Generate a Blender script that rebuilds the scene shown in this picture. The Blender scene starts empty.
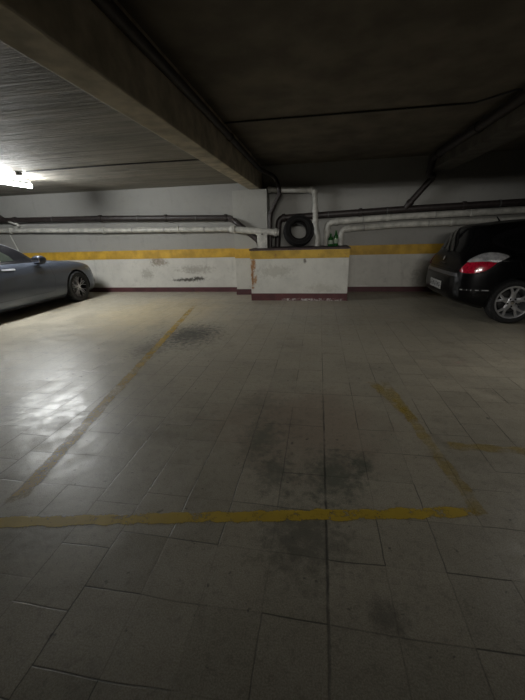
import bpy, bmesh, math, random
from mathutils import Vector, Matrix
from mathutils.bvhtree import BVHTree
random.seed(7)
PI = math.pi
scn = bpy.context.scene
COL = scn.collection

# ------------------------------------------------------------------ materials
class NT:
    """small helper around a node tree"""
    def __init__(s, name):
        s.mat = bpy.data.materials.new(name); s.mat.use_nodes = True
        s.t = s.mat.node_tree; s.t.nodes.clear()
        s.out = s.t.nodes.new('ShaderNodeOutputMaterial')
        s.b = s.t.nodes.new('ShaderNodeBsdfPrincipled')
        s.link(s.b.outputs[0], s.out.inputs[0])
    def link(s, a, b): s.t.links.new(a, b)
    def node(s, ty, **kw):
        n = s.t.nodes.new(ty)
        for k, v in kw.items(): setattr(n, k, v)
        return n
    def put(s, sock, v):
        if isinstance(v, (int, float)): sock.default_value = v
        elif isinstance(v, (tuple, list)):
            sock.default_value = (tuple(v) + (1,))[:len(sock.default_value)] if len(v) == 3 and len(sock.default_value) == 4 else v
        else: s.link(v, sock)
    def m(s, op, a, b=0.0, c=0.0, clamp=False):
        n = s.node('ShaderNodeMath', operation=op, use_clamp=clamp)
        s.put(n.inputs[0], a); s.put(n.inputs[1], b); s.put(n.inputs[2], c)
        return n.outputs[0]
    def ramp(s, v, lo, hi, a=0.0, b=1.0):          # smoothstep remap
        n = s.node('ShaderNodeMapRange', interpolation_type='SMOOTHSTEP', clamp=True)
        s.put(n.inputs[0], v); s.put(n.inputs[1], lo); s.put(n.inputs[2], hi); s.put(n.inputs[3], a); s.put(n.inputs[4], b)
        return n.outputs[0]
    def mix(s, f, a, b, mode='MIX'):
        n = s.node('ShaderNodeMix', data_type='RGBA', blend_type=mode)
        s.put(n.inputs[0], f); s.put(n.inputs[6], a); s.put(n.inputs[7], b)
        return n.outputs[2]
    def pos(s):
        return s.node('ShaderNodeNewGeometry').outputs['Position']
    def noise(s, scale, detail=3, rough=.55, vec=None, dist=0.0):
        n = s.node('ShaderNodeTexNoise'); n.inputs['Scale'].default_value = scale
        n.inputs['Detail'].default_value = detail; n.inputs['Roughness'].default_value = rough
        n.inputs['Distortion'].default_value = dist
        s.link(vec if vec is not None else s.pos(), n.inputs['Vector'])
        return n.outputs[0]
    def scaled(s, sc, off=(0, 0, 0), vec=None):
        n = s.node('ShaderNodeMapping'); s.link(vec if vec is not None else s.pos(), n.inputs[0])
        n.inputs['Scale'].default_value = sc; n.inputs['Location'].default_value = off
        return n.outputs[0]
    def bump(s, h, strength=.3, dist=.01):
        n = s.node('ShaderNodeBump'); n.inputs['Strength'].default_value = strength
        n.inputs['Distance'].default_value = dist
        s.link(h, n.inputs['Height']); s.link(n.outputs[0], s.b.inputs['Normal'])
    def set(s, **kw):
        for k, v in kw.items(): s.put(s.b.inputs[k.replace('_', ' ')], v)
        return s
def simple(name, col, rough=.5, metal=0.0, var=.12, nscale=30, bump=0.0, **kw):
    n = NT(name)
    f = n.noise(nscale, 4)
    d = tuple(c * (1 - var * 2) for c in col); l = tuple(min(1, c * (1 + var * 2)) for c in col)
    n.set(Base_Color=n.mix(n.ramp(f, .25, .75), d, l), Roughness=rough, Metallic=metal)
    for k, v in kw.items(): n.b.inputs[k.replace('_', ' ')].default_value = v
    if bump: n.bump(f, bump, .004)
    return n.mat

M = {}
def floor_material():
    n = NT('worn terrazzo floor tiles')
    P = n.pos()
    wob = n.noise(1.3, 2)
    wob2 = n.noise(9, 2)
    sep = n.node('ShaderNodeSeparateXYZ'); n.link(P, sep.inputs[0])
    x = n.m('ADD', sep.outputs[0], n.m('MULTIPLY', n.m('SUBTRACT', wob2, .5), .012))
    y = n.m('ADD', sep.outputs[1], n.m('MULTIPLY', n.m('SUBTRACT', wob, .5), .05))
    TX, TY = .246, .262
    u = n.m('DIVIDE', n.m('SUBTRACT', x, .07), TX)
    v = n.m('DIVIDE', n.m('SUBTRACT', y, 1.345), TY)
    cu, cv = n.m('FLOOR', u), n.m('FLOOR', v)
    # some columns are laid with shifted joints
    def wn(a, b, seed):
        c = n.node('ShaderNodeCombineXYZ'); n.put(c.inputs[0], a); n.put(c.inputs[1], b); n.put(c.inputs[2], seed)
        w = n.node('ShaderNodeTexWhiteNoise', noise_dimensions='3D'); n.link(c.outputs[0], w.inputs[0])
        return w.outputs[0]
    sh = n.m('MULTIPLY', n.m('GREATER_THAN', wn(cu, 0.0, 3.3), .93), .35)
    v = n.m('ADD', v, sh); cv = n.m('FLOOR', v)
    fu, fv = n.m('FRACT', u), n.m('FRACT', v)
    du = n.m('MULTIPLY', n.m('MINIMUM', fu, n.m('SUBTRACT', 1.0, fu)), TX)
    dv = n.m('MULTIPLY', n.m('MINIMUM', fv, n.m('SUBTRACT', 1.0, fv)), TY)
    ru, rv = n.m('ROUND', u), n.m('ROUND', v)
    su = wn(ru, cv, 11.0); sv = wn(cu, rv, 23.0)          # strength of each joint segment
    wear = n.ramp(n.noise(1.1, 3), .35, .7)
    lu = n.m('MULTIPLY', n.ramp(du, .0008, .0042, 1, 0), n.ramp(n.m('ADD', su, n.m('MULTIPLY', wear, .4)), .0, 1.1, .12, 1))
    lv = n.m('MULTIPLY', n.ramp(dv, .0008, .0042, 1, 0), n.ramp(n.m('ADD', sv, n.m('MULTIPLY', wear, .4)), .1, 1.2, .10, 1))
    crack = n.m('MULTIPLY', n.m('MULTIPLY', n.ramp(n.m('ABSOLUTE', n.m('SUBTRACT', x, .072)), .002, .009, 1, 0), n.ramp(sep.outputs[1], 2.7, 2.2)), n.ramp(n.noise(6, 3), .35, .6, .35, 1))
    joint = n.m('MAXIMUM', n.m('MAXIMUM', lu, lv), crack)
    tone = wn(cu, cv, 41.0)
    # base colours
    grain = n.noise(170, 2, .7)
    mott = n.noise(7, 6, .65)
    big = n.noise(.7, 4, .6)
    c = n.mix(n.ramp(big, .35, .65), (.29, .255, .19), (.40, .365, .285))
    c = n.mix(.55, c, n.mix(mott, (.20, .175, .13), (.50, .455, .355)))
    c = n.mix(.28, c, n.mix(n.ramp(grain, .3, .7), (.10, .09, .075), (.62, .59, .51)))
    c = n.mix(1.0, c, n.mix(tone, (.93, .935, .94), (1.05, 1.045, 1.04)), 'MULTIPLY')
    # ochre dusting along the left bay, rusty earth in the middle
    sx, sy = sep.outputs[0], sep.outputs[1]
    def blob(cx, cy, rx, ry, ns=5.0, lo=.0, hi=.75, amp=.55):
        dx = n.m('DIVIDE', n.m('SUBTRACT', sx, cx), rx); dy = n.m('DIVIDE', n.m('SUBTRACT', sy, cy), ry)
        r = n.m('SQRT', n.m('ADD', n.m('MULTIPLY', dx, dx), n.m('MULTIPLY', dy, dy)))
        r = n.m('ADD', n.m('SUBTRACT', 1.0, r), n.m('MULTIPLY', n.m('SUBTRACT', n.noise(ns, 5, .7), .5), amp * 2))
        return n.ramp(r, lo, hi)
    c = n.mix(n.m('MULTIPLY', blob(-2.9, 5.8, 1.6, 2.0, 2.5), .5), c, (.52, .42, .24))
    c = n.mix(n.m('MULTIPLY', blob(-.1, 2.15, .9, .8, 3), .5), c, (.22, .155, .115))
    for (bx, by, rx, ry, k, colr) in (
        (-1.80, 4.35, .62, .75, 1.0, (.04, .042, .04)), (-2.1, 3.7, .35, .5, .7, (.09, .085, .07)),
        (-.36, 1.95, .2, .34, .62, (.09, .105, .085)), (-.22, 1.6, .16, .25, .62, (.08, .09, .075)), (.12, 1.62, .24, .34, .72, (.075, .09, .072)),
        (-.03, 1.18, .3, .3, .6, (.08, .08, .068)), (.3, 1.75, .1, .14, .7, (.06, .075, .06)), (-.45, 2.45, .3, .25, .35, (.11, .11, .09)),
        (.28, .88, .12, .1, .5, (.06, .06, .055)), (-1.3, 1.9, .5, .1, .25, (.12, .12, .11)), (-2.6, 6.4, .7, .35, .3, (.2, .17, .12)),
        (.1, 5.2, .9, .7, .25, (.12, .12, .1))):
        c = n.mix(n.m('MULTIPLY', blob(bx, by, rx, ry, 17.0, .0, .95, 1.3), k), c, colr)
    c = n.mix(n.m('MULTIPLY', n.ramp(n.noise(26, 5, .75), .50, .68), .38), c, (.13, .125, .105))
    c = n.mix(n.m('MULTIPLY', n.ramp(n.noise(1.7, 7, .8), .50, .66), .30), c, (.11, .10, .08))
    dots = n.ramp(n.noise(16, 3, .6), .66, .73)
    c = n.mix(n.m('MULTIPLY', dots, .7), c, (.05, .05, .045))
    c = n.mix(n.m('MULTIPLY', n.ramp(n.noise(3.1, 6, .75), .55, .75), .35), c, (.10, .10, .085))
    c = n.mix(n.m('MULTIPLY', joint, .8), c, (.035, .033, .03))
    n.set(Base_Color=c, Specular_IOR_Level=.5)
    n.set(Roughness=n.m('ADD', n.ramp(mott, .3, .7, .33, .50), n.m('MULTIPLY', n.m('SUBTRACT', tone, .5), .08)))
    ta = n.m('SUBTRACT', wn(cu, cv, 57.0), .5); tb = n.m('SUBTRACT', wn(cu, cv, 73.0), .5)
    h = n.m('ADD', n.m('MULTIPLY', n.m('MULTIPLY', fu, ta), .10), n.m('MULTIPLY', n.m('MULTIPLY', fv, tb), .12))
    h = n.m('ADD', h, n.m('MULTIPLY', joint, -.12))
    h = n.m('ADD', h, n.m('MULTIPLY', n.noise(14, 5, .6), .22))
    n.bump(h, .55, .012)
    return n.mat
M['floor'] = floor_material()

def paint_line_mat(name, col, wear_lo, wear_hi, scale=8, top=1.0):
    """floor paint worn through to the tile"""
    n = NT(name)
    w = n.noise(scale, 6, .75); w2 = n.noise(60, 3, .7)
    k = n.ramp(n.m('ADD', n.m('MULTIPLY', w, .75), n.m('MULTIPLY', w2, .25)), wear_lo, wear_hi)
    cv = n.node('ShaderNodeAttribute'); cv.attribute_name = 'cover'
    k = n.m('MULTIPLY', n.ramp(n.m('ADD', n.m('MULTIPLY', cv.outputs['Fac'], 1.0), n.m('MULTIPLY', n.m('SUBTRACT', k, 1.0), .9)), .05, .75), top)
    n.set(Base_Color=n.mix(n.noise(5, 4), tuple(c * .7 for c in col), tuple(c * 1.25 for c in col)), Roughness=.5)
    tr = n.node('ShaderNodeBsdfTransparent'); mx = n.node('ShaderNodeMixShader')
    n.link(k, mx.inputs[0]); n.link(tr.outputs[0], mx.inputs[1]); n.link(n.b.outputs[0], mx.inputs[2])
    n.link(mx.outputs[0], n.out.inputs[0])
    return n.mat
M['line'] = paint_line_mat('worn yellow floor paint', (.56, .39, .035), .30, .60, 8, .82)
M['line_faint'] = paint_line_mat('faded yellow floor paint', (.52, .34, .05), .28, .66, 5, .5)
M['line_ghost'] = paint_line_mat('almost gone yellow floor paint', (.46, .32, .03), .32, .70, 6, .42)

def wall_mat(name, low, high, smudges=(), split=.93, rough=.75):
    n = NT(name)
    sep = n.node('ShaderNodeSeparateXYZ'); n.link(n.pos(), sep.inputs[0])
    c = n.mix(n.ramp(sep.outputs[2], split - .04, split + .04), low, high)
    c = n.mix(n.m('MULTIPLY', n.ramp(n.noise(2.0, 6, .65), .35, .75), .35), c, tuple(k * .55 for k in low))
    c = n.mix(n.m('MULTIPLY', n.ramp(n.noise(28, 5, .7), .58, .75), .28), c, (.10, .085, .06))
    st = n.noise(1.0, 5, .7, n.scaled((6, 6, .5)))
    c = n.mix(n.m('MULTIPLY', n.ramp(n.noise(60, 4, .7), .62, .74), .35), c, (.14, .12, .09))
    c = n.mix(n.m('MULTIPLY', n.ramp(n.noise(5, 7, .75), .50, .72), .30), c, tuple(k * .6 for k in high))
    c = n.mix(n.m('MULTIPLY', n.ramp(st, .55, .8), .28), c, (.12, .11, .09))
    for (x, z, rx, rz, k, colr) in smudges:
        dx = n.m('DIVIDE', n.m('SUBTRACT', sep.outputs[0], x), rx); dz = n.m('DIVIDE', n.m('SUBTRACT', sep.outputs[2], z), rz)
        r = n.m('SUBTRACT', 1.0, n.m('SQRT', n.m('ADD', n.m('MULTIPLY', dx, dx), n.m('MULTIPLY', dz, dz))))
        r = n.m('ADD', r, n.m('MULTIPLY', n.m('SUBTRACT', n.noise(16, 6, .8), .5), 2.6))
        c = n.mix(n.m('MULTIPLY', n.ramp(r, .15, .75), k), c, colr)
    n.set(Base_Color=c, Roughness=rough)
    n.bump(n.noise(20, 6, .65), .35, .01)
    return n.mat
DK = (.05, .045, .035)
M['wall'] = wall_mat('painted garage wall', (.58, .565, .52), (.285, .28, .262),
    ((-3.25, .30, .55, .07, .95, DK), (-2.95, .33, .3, .08, .9, DK), (-3.95, .74, .35, .16, .7, (.18, .14, .10)), (-4.0, .9, .3, .25, .5, (.2, .15, .1)),
     (-4.3, .45, .25, .2, .45, (.2, .17, .13)), (-3.0, .55, .7, .15, .5, (.2, .17, .14)), (1.0, .1, .3, .09, .8, (.7, .66, .64)), (-1.9, 1.45, 1.2, .2, .3, (.2, .19, .17)),
     (2.4, .35, .5, .3, .4, (.2, .19, .17))))
M['wall_dark'] = simple('dark wall cutting bounce light', (.07, .066, .06), .85, var=.15, nscale=4)  # for the unseen walls, coloured dark to cut bounced light
M['pilaster'] = wall_mat('pilaster plaster', (.50, .49, .45), (.33, .325, .30))
M['box_wall'] = wall_mat('peeling white masonry paint', (.66, .65, .60), (.62, .61, .56),
    ((-1.36, .5, .055, .42, 1.0, (.30, .15, .06)), (-1.33, .75, .09, .2, 1.0, (.33, .17, .07)), (-1.30, .45, .06, .14, .9, (.36, .2, .09)), (-.28, .80, .05, .07, .8, (.08, .07, .05)), (-.9, .6, .5, .2, .35, (.3, .28, .22)),
     (.1, .25, .5, .12, .3, (.35, .32, .26))), split=3)
def peel(name, col, under, lo, hi, scale=7, extra=None):
    n = NT(name)
    sep = n.node('ShaderNodeSeparateXYZ'); n.link(n.pos(), sep.inputs[0])
    w = n.ramp(n.noise(scale, 6, .7), lo, hi)
    if extra:
        x0, x1, z1 = extra
        g = n.m('MULTIPLY', n.m('MULTIPLY', n.ramp(sep.outputs[0], x0, x0 + .15), n.ramp(sep.outputs[0], x1, x1 - .1)), n.ramp(sep.outputs[2], z1, z1 - .03))
        w = n.m('MAXIMUM', w, n.m('MULTIPLY', g, n.ramp(n.noise(24, 5, .8), .47, .60)))
    c = n.mix(n.ramp(n.noise(4, 5), .3, .7), tuple(k * .75 for k in col), tuple(k * 1.2 for k in col))
    c = n.mix(n.m('MULTIPLY', n.ramp(n.noise(22, 5, .75), .6, .7), .6), c, (.10, .06, .03))
    n.set(Base_Color=n.mix(w, c, under), Roughness=.6)
    n.bump(n.noise(25, 4), .25, .006)
    return n.mat
M['yellow'] = peel('ochre wall stripe paint', (.50, .30, .030), (.33, .22, .08), .68, .8)
M['yellow_box'] = peel('scraped ochre paint', (.50, .315, .035), (.22, .10, .04), .62, .68)
M['maroon'] = peel('maroon skirting paint', (.075, .022, .026), (.12, .08, .08), .66, .8)
M['maroon_box'] = peel('flaking maroon skirting paint', (.095, .024, .026), (.62, .58, .56), .74, .76, 9, (-.80, .56, .06))

def ceiling_mat(name, a, b):
    n = NT(name)
    st = n.noise(1.0, 6, .7, n.scaled((.7, 9, 1)))
    st2 = n.noise(1.0, 4, .7, n.scaled((3.0, .6, 1)))
    c = n.mix(n.ramp(st, .3, .7), a, b)
    c = n.mix(n.m('MULTIPLY', n.ramp(st2, .55, .75), .35), c, tuple(k * .5 for k in a))
    c = n.mix(n.m('MULTIPLY', n.ramp(n.noise(1.2, 5, .7), .45, .7), .3), c, tuple(k * .45 for k in a))
    n.set(Base_Color=c, Roughness=.8)
    n.bump(n.m('ADD', st, n.m('MULTIPLY', n.noise(3, 5), .6)), .8, .035)
    return n.mat
M['ceiling'] = ceiling_mat('raw cast concrete ceiling', (.13, .12, .097), (.26, .24, .20))
M['ceiling_dark'] = simple('dark plain concrete ceiling', (.15, .13, .10), .85, var=.14, nscale=2.5, bump=.3)  # right slab: flat dark brown concrete tone with soft mottling
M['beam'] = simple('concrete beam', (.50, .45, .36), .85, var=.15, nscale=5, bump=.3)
M['beam_dark'] = simple('shade-darkened concrete beam', (.12, .11, .095), .85, var=.15, nscale=5, bump=.3)  # beam concrete with the shade of the unlit right beam in its colour
M['pvc'] = simple('dusty white plastic pipe', (.46, .45, .41), .5, var=.12, nscale=9)
M['pvc_dull'] = simple('grimy grey pipe', (.30, .295, .275), .5, var=.15, nscale=9)
M['iron'] = simple('dark brown painted iron pipe', (.028, .021, .02), .5, var=.2, nscale=12)
M['steel'] = simple('dull galvanised steel', (.10, .10, .095), .6, .3)
M['rubber'] = simple('black tyre rubber', (.014, .014, .015), .72, var=.2, nscale=60, bump=.2)
M['rubber_old'] = simple('dusty old tyre rubber', (.009, .0085, .0085), .8, Specular_IOR_Level=.25, var=.25, nscale=40, bump=.2)
M['plastic_black'] = simple('black plastic', (.006, .006, .007), .22, Specular_IOR_Level=.25)
M['white_metal'] = simple('white enamel metal', (.7, .7, .7), .35)
M['cable'] = simple('dark cable sheath', (.02, .02, .02), .6)
M['blue_paint'] = simple('grey blue metallic car paint', (.075, .088, .118), .36, .5, var=.05, nscale=220, Coat_Weight=.7, Coat_Roughness=.08)
M['black_paint'] = simple('black car paint', (.003, .003, .0036), .3, 0, var=.05, nscale=220, Specular_IOR_Level=.12, Coat_Weight=.2, Coat_Roughness=.05)
M['seam'] = simple('dark body seam', (.004, .004, .004), .8)
M['mirror_shell'] = simple('dark grey blue mirror shell', (.03, .035, .05), .35, .4, var=.03)
M['glass_dark'] = simple('dark car glass', (.004, .0045, .005), .05, var=.02, Specular_IOR_Level=.3)
M['glass_tint'] = simple('tinted window glass', (.02, .024, .02), .06, var=.02, Specular_IOR_Level=.45)
M['alloy'] = simple('silver alloy', (.62, .63, .66), .33, .75, var=.05)
M['alloy_dark'] = simple('bicolour alloy face', (.26, .26, .28), .3, .8, var=.08)
M['alloy_mid'] = simple('machined alloy face', (.5, .5, .53), .3, .8, var=.05)
M['alloy_black'] = simple('black alloy barrel', (.02, .02, .022), .4, .5)
M['disc'] = simple('brake disc steel', (.12, .12, .12), .35, .8)
M['chrome'] = simple('chrome', (.75, .75, .77), .12, 1.0, var=.02)
M['handle'] = simple('polished handle', (.8, .82, .86), .3, .4, var=.02)
M['red_lens'] = simple('red lamp lens', (.42, .008, .03), .12, var=.2, nscale=40, Coat_Weight=.5)
M['clear_lens'] = simple('clear lamp lens', (.5, .5, .52), .12, .35, var=.2, nscale=14, Coat_Weight=.5)
M['head_lens'] = simple('headlamp lens', (.30, .33, .36), .08, .3, var=.2, nscale=40)
M['shelf'] = simple('dull grey bumper lip', (.10, .10, .105), .35, .3)
M['plate'] = simple('white number plate', (.34, .34, .33), .4, var=.05)
M['ink'] = simple('plate lettering black', (.01, .01, .012), .5)
n_ = NT('green bottle glass'); n_.set(Base_Color=n_.mix(n_.noise(20), (.01, .10, .015), (.03, .22, .04)), Roughness=.08, Transmission_Weight=.45, IOR=1.5); M['green_glass'] = n_.mat
M['bottle_label'] = simple('pale bottle label', (.30, .36, .28), .6)
M['cap'] = simple('bottle cap', (.05, .16, .05), .5)
n_ = NT('fluorescent tube'); n_.set(Base_Color=(1, 1, 1)); n_.put(n_.b.inputs['Emission Color'], (.96, .98, .97)); n_.b.inputs['Emission Strength'].default_value = 370; M['tube'] = n_.mat

# ------------------------------------------------------------------ objects
def tag(o, label=None, cat=None, group=None, kind=None):
    if label: o['label'] = label
    if cat: o['category'] = cat
    if group: o['group'] = group
    if kind: o['kind'] = kind
    return o
def thing(name, label, cat, loc=(0, 0, 0), rotz=0, group=None):
    o = bpy.data.objects.new(name, None); COL.objects.link(o)
    o.location = loc; o.rotation_euler = (0, 0, rotz); o.empty_display_size = .1
    return tag(o, label, cat, group)
class MB:
    def __init__(s): s.bm = bmesh.new()
    def box(s, lo, hi, bev=0.0):
        lo, hi = Vector(lo), Vector(hi)
        r = bmesh.ops.create_cube(s.bm, size=1)
        for v in r['verts']: v.co = Vector((lo[i] + (v.co[i] + .5) * (hi[i] - lo[i]) for i in range(3)))
        if bev:
            es = list({e for v in r['verts'] for e in v.link_edges})
            bmesh.ops.bevel(s.bm, geom=es, offset=bev, segments=2, affect='EDGES', profile=.6)
        return s
    def rings(s, rings, closed=False, cap=True):
        R = [[s.bm.verts.new(p) for p in r] for r in rings]
        n = len(R[0])
        for i in range(len(R) if closed else len(R) - 1):
            a, b = R[i], R[(i + 1) % len(R)]
            for j in range(n): s.bm.faces.new((a[j], a[(j + 1) % n], b[(j + 1) % n], b[j]))
        if cap and not closed:
            s.bm.faces.new(list(reversed(R[0]))); s.bm.faces.new(R[-1])
        return s
    def tube(s, pts, r, seg=16, bend=0.0, cap=True):
        pts = [Vector(p) for p in pts]
        if bend > 0:
            q = [pts[0]]
            for i in range(1, len(pts) - 1):
                a, b, c = pts[i - 1], pts[i], pts[i + 1]
                d = min(bend, (a - b).length * .45, (c - b).length * .45)
                p0 = b + (a - b).normalized() * d; p2 = b + (c - b).normalized() * d
                for k in range(7):
                    t = k / 6; q.append(p0 * (1 - t) ** 2 + b * 2 * t * (1 - t) + p2 * t * t)
            q.append(pts[-1]); pts = q
        T = []
        for i in range(len(pts)):
            a = pts[max(0, i - 1)]; b = pts[min(len(pts) - 1, i + 1)]; T.append((b - a).normalized())
        up = Vector((0, 0, 1)) if abs(T[0].z) < .9 else Vector((1, 0, 0))
        nrm = (up - T[0] * up.dot(T[0])).normalized(); rings = []
        for i, p in enumerate(pts):
            nrm = (nrm - T[i] * nrm.dot(T[i])).normalized(); bn = T[i].cross(nrm)
            rr = r[i] if isinstance(r, (list, tuple)) else r
            rings.append([p + (nrm * math.cos(2 * PI * k / seg) + bn * math.sin(2 * PI * k / seg)) * rr for k in range(seg)])
        return s.rings(rings, cap=cap)
    def lathe(s, prof, center=(0, 0, 0), axis='z', seg=48, closed=False):
        """prof: (radius, along)"""
        c = Vector(center); rings = []
        for (r, h) in prof:
            ring = []
            for k in range(seg):
                a = 2 * PI * k / seg; ca, sa = math.cos(a) * r, math.sin(a) * r
                ring.append(c + (Vector((ca, sa, h)) if axis == 'z' else Vector((ca, h, sa)) if axis == 'y' else Vector((h, ca, sa))))
            rings.append(ring)
        return s.rings(rings, closed=closed, cap=not closed)
    def prism(s, pts, d):
        """polygon (list of Vector) extruded by vector d"""
        pts = [Vector(p) for p in pts]; d = Vector(d)
        a = [s.bm.verts.new(p) for p in pts]; b = [s.bm.verts.new(p + d) for p in pts]
        n = len(pts)
        s.bm.faces.new(list(reversed(a))); s.bm.faces.new(b)
        for i in range(n): s.bm.faces.new((a[i], a[(i + 1) % n], b[(i + 1) % n], b[i]))
        return s
    def build(s, name, mat, parent=None, org=None, smooth=True, angle=40):
        bmesh.ops.recalc_face_normals(s.bm, faces=s.bm.faces)
        if org is not None:
            for v in s.bm.verts: v.co -= Vector(org)
        me = bpy.data.meshes.new(name); s.bm.to_mesh(me); s.bm.free()
        for m_ in (mat if isinstance(mat, (list, tuple)) else [mat]): me.materials.append(m_)
        if smooth and len(me.polygons):
            me.polygons.foreach_set('use_smooth', [True] * len(me.polygons))
            me.set_sharp_from_angle(angle=math.radians(angle))
        o = bpy.data.objects.new(name, me); COL.objects.link(o)
        if parent is not None: o.parent = parent
        elif org is not None: o.location = org
        return o

# ------------------------------------------------------------------ room shell
XL, XR, YB, YF = -9.6, 7.2, 8.0, -4.5
ZL, ZR = 2.42, 2.73
def struct(mb, name, mat, label=None, **kw):
    o = mb.build(name, mat, **kw); o['kind'] = 'structure'
    if label: o['label'] = label
    return o
struct(MB().box((XL, YF, -.2), (XR, YB, 0)), 'floor', M['floor'], 'worn grey terrazzo tile floor of the parking bays', smooth=False)
struct(MB().box((XL - .2, YB, -.2), (XR + .2, YB + .25, 3.1)), 'wall_back', M['wall'], 'grey over white back wall of the garage', smooth=False)
struct(MB().box((XL - .2, YF, -.2), (XL, YB, 3.1)), 'wall_left', M['wall_dark'], 'far left garage wall', smooth=False)
struct(MB().box((XR, YF, -.2), (XR + .2, YB, 3.1)), 'wall_right', M['wall_dark'], 'far right garage wall', smooth=False)
struct(MB().box((XL - .2, YF - .2, -.2), (XR + .2, YF, 3.1)), 'wall_front', M['wall_dark'], 'garage wall behind the viewer', smooth=False)
struct(MB().box((XL, YF, ZL), (-1.42, YB, 3.1)), 'ceiling', M['ceiling'], 'lower rough concrete ceiling left of the beam', smooth=False)
struct(MB().box((-1.42, YF, ZR), (XR, YB, 3.1)), 'ceiling', M['ceiling_dark'], 'dark concrete ceiling right of the beam', smooth=False)
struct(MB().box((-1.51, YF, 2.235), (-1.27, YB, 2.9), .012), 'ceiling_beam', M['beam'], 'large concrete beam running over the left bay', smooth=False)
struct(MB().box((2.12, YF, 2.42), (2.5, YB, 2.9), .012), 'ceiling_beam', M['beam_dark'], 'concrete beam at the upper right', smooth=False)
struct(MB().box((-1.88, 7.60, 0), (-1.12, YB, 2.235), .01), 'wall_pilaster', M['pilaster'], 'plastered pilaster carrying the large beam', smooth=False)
struct(MB().box((-1.27, -2.3, 2.235), (XR, -1.9, 2.9), .012), 'ceiling_beam', M['beam_dark'], 'added unseen cross beam shading the upper wall and right ceiling', smooth=False)  # invented beam out of view; keeps the rear fill off the upper wall
# yellow stripe and maroon skirting on the walls
struct(MB().box((XL, 7.994, .83), (-1.88, YB, 1.035)), 'trim_1', M['yellow'], 'ochre stripe on the back wall left of the pilaster', smooth=False)
struct(MB().box((-1.12, 7.994, .83), (XR, YB, 1.035)), 'trim_2', M['yellow'], 'ochre stripe on the back wall right of the masonry box', smooth=False)
struct(MB().box((-1.886, 7.594, .83), (-1.39, YB, 1.035)), 'trim_3', M['yellow'], 'ochre stripe wrapping the pilaster', smooth=False)
struct(MB().box((XL, 7.990, 0), (-1.88, YB, .115)), 'baseboard_back', M['maroon'], 'maroon painted skirting left of the pilaster', smooth=False)
struct(MB().box((.59, 7.990, 0), (XR, YB, .115)), 'baseboard_back', M['maroon'], 'maroon painted skirting right of the masonry box', smooth=False)
struct(MB().box((-1.89, 7.590, 0), (-1.39, YB, .13)), 'baseboard_pilaster', M['maroon'], 'maroon painted skirting around the pilaster', smooth=False)
struct(MB().box((XL, YF, 0), (XL + .01, YB, .115)), 'baseboard_left', M['maroon'], smooth=False)
struct(MB().box((XR - .01, YF, 0), (XR, YB, .115)), 'baseboard_right', M['maroon'], smooth=False)

# ------------------------------------------------------------------ floor lines
LINE_Z = [.0012]
def line_strip(p0, p1, w, mat, label, wig=.008, fade0=.0, fade1=.0):
    p0, p1 = Vector(p0), Vector(p1); d = (p1 - p0); L = d.length; d.normalize(); nn = Vector((-d.y, d.x))
    LINE_Z[0] += .0005; z = LINE_Z[0]
    mb = MB(); k = max(6, int(L / .05)); prev = None; rnd = random.Random(int(L * 1000)); cov = []
    for i in range(k + 1):
        c = p0 + d * (L * i / k); t = L * i / k
        e = min(1, t / fade0 if fade0 else 1, (L - t) / fade1 if fade1 else 1)
        a_, b_ = rnd.uniform(-wig, wig), rnd.uniform(-wig, wig); cur = []
        for q, o_, cv in ((.62, a_, 0), (.36, a_, 1), (0, 0, 1), (-.36, b_, 1), (-.62, b_, 0)):
            p = c + nn * (w * q + o_); cur.append(mb.bm.verts.new((p.x, p.y, z))); cov.append(cv * max(0, e))
        if prev:
            for j in range(4): mb.bm.faces.new((prev[j], prev[j + 1], cur[j + 1], cur[j]))
        prev = cur
    org = ((p0.x + p1.x) / 2, (p0.y + p1.y) / 2, 0)
    o = mb.build('parking_line', mat, org=org, smooth=False)
    at = o.data.attributes.new('cover', 'FLOAT', 'POINT')
    for i, c in enumerate(cov): at.data[i].value = c
    return tag(o, label, 'parking line', 'yellow parking lines painted on the floor')
line_strip((-2.6, .885), (.88, 1.455), .072, M['line'], 'bold yellow line crossing the floor from left to right in the foreground', fade1=.12)
line_strip((-1.60, 1.14), (-2.62, 7.2), .11, M['line_faint'], 'faded yellow line running from the foreground towards the back wall on the left', fade0=.1, fade1=1.5)
line_strip((.835, 1.43), (.60, 3.25), .09, M['line_ghost'], 'worn yellow line receding from the right end of the foreground line', fade1=.5)
line_strip((.80, 2.0), (1.9, 1.99), .09, M['line_ghost'], 'short faded yellow line leading off to the right', fade0=.1)
line_strip((.79, 2.14), (.44, 3.2), .10, M['line_ghost'], 'ghost yellow line slanting back left of the worn right hand line', fade0=.2, fade1=.4)

# ------------------------------------------------------------------ masonry box
BX0, BX1, BY0, BY1, BZ = -1.39, .59, 6.90, 8.0, 1.03
o = thing('masonry_box', 'white masonry box against the wall with ochre band and flaking maroon base', 'box', ((BX0 + BX1) / 2, BY0, 0))
og = o.location.copy()
def lbox(g, z0, z1):
    P = [(BX0 - g, BY0 - g), (BX1 + g, BY0 - g), (BX1 + g, 7.989), (-1.118, 7.989), (-1.118, 7.588), (BX0 - g, 7.588)]
    return MB().prism([(a, b, z0) for a, b in P], (0, 0, z1 - z0))
lbox(0, 0, BZ).build('body', M['box_wall'], o, og, smooth=False)
lbox(.005, .855, BZ - .012).build('painted_band', M['yellow_box'], o, og, smooth=False)
lbox(.006, 0, .15).build('skirting', M['maroon_box'], o, og, smooth=False)
M['capstone'] = simple('dark grimy slab', (.05, .03, .028), .7, var=.3, nscale=8)
lbox(.018, BZ - .008, BZ + .022).build('top_slab', M['capstone'], o, og, smooth=False)
BT = BZ + .022

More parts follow.
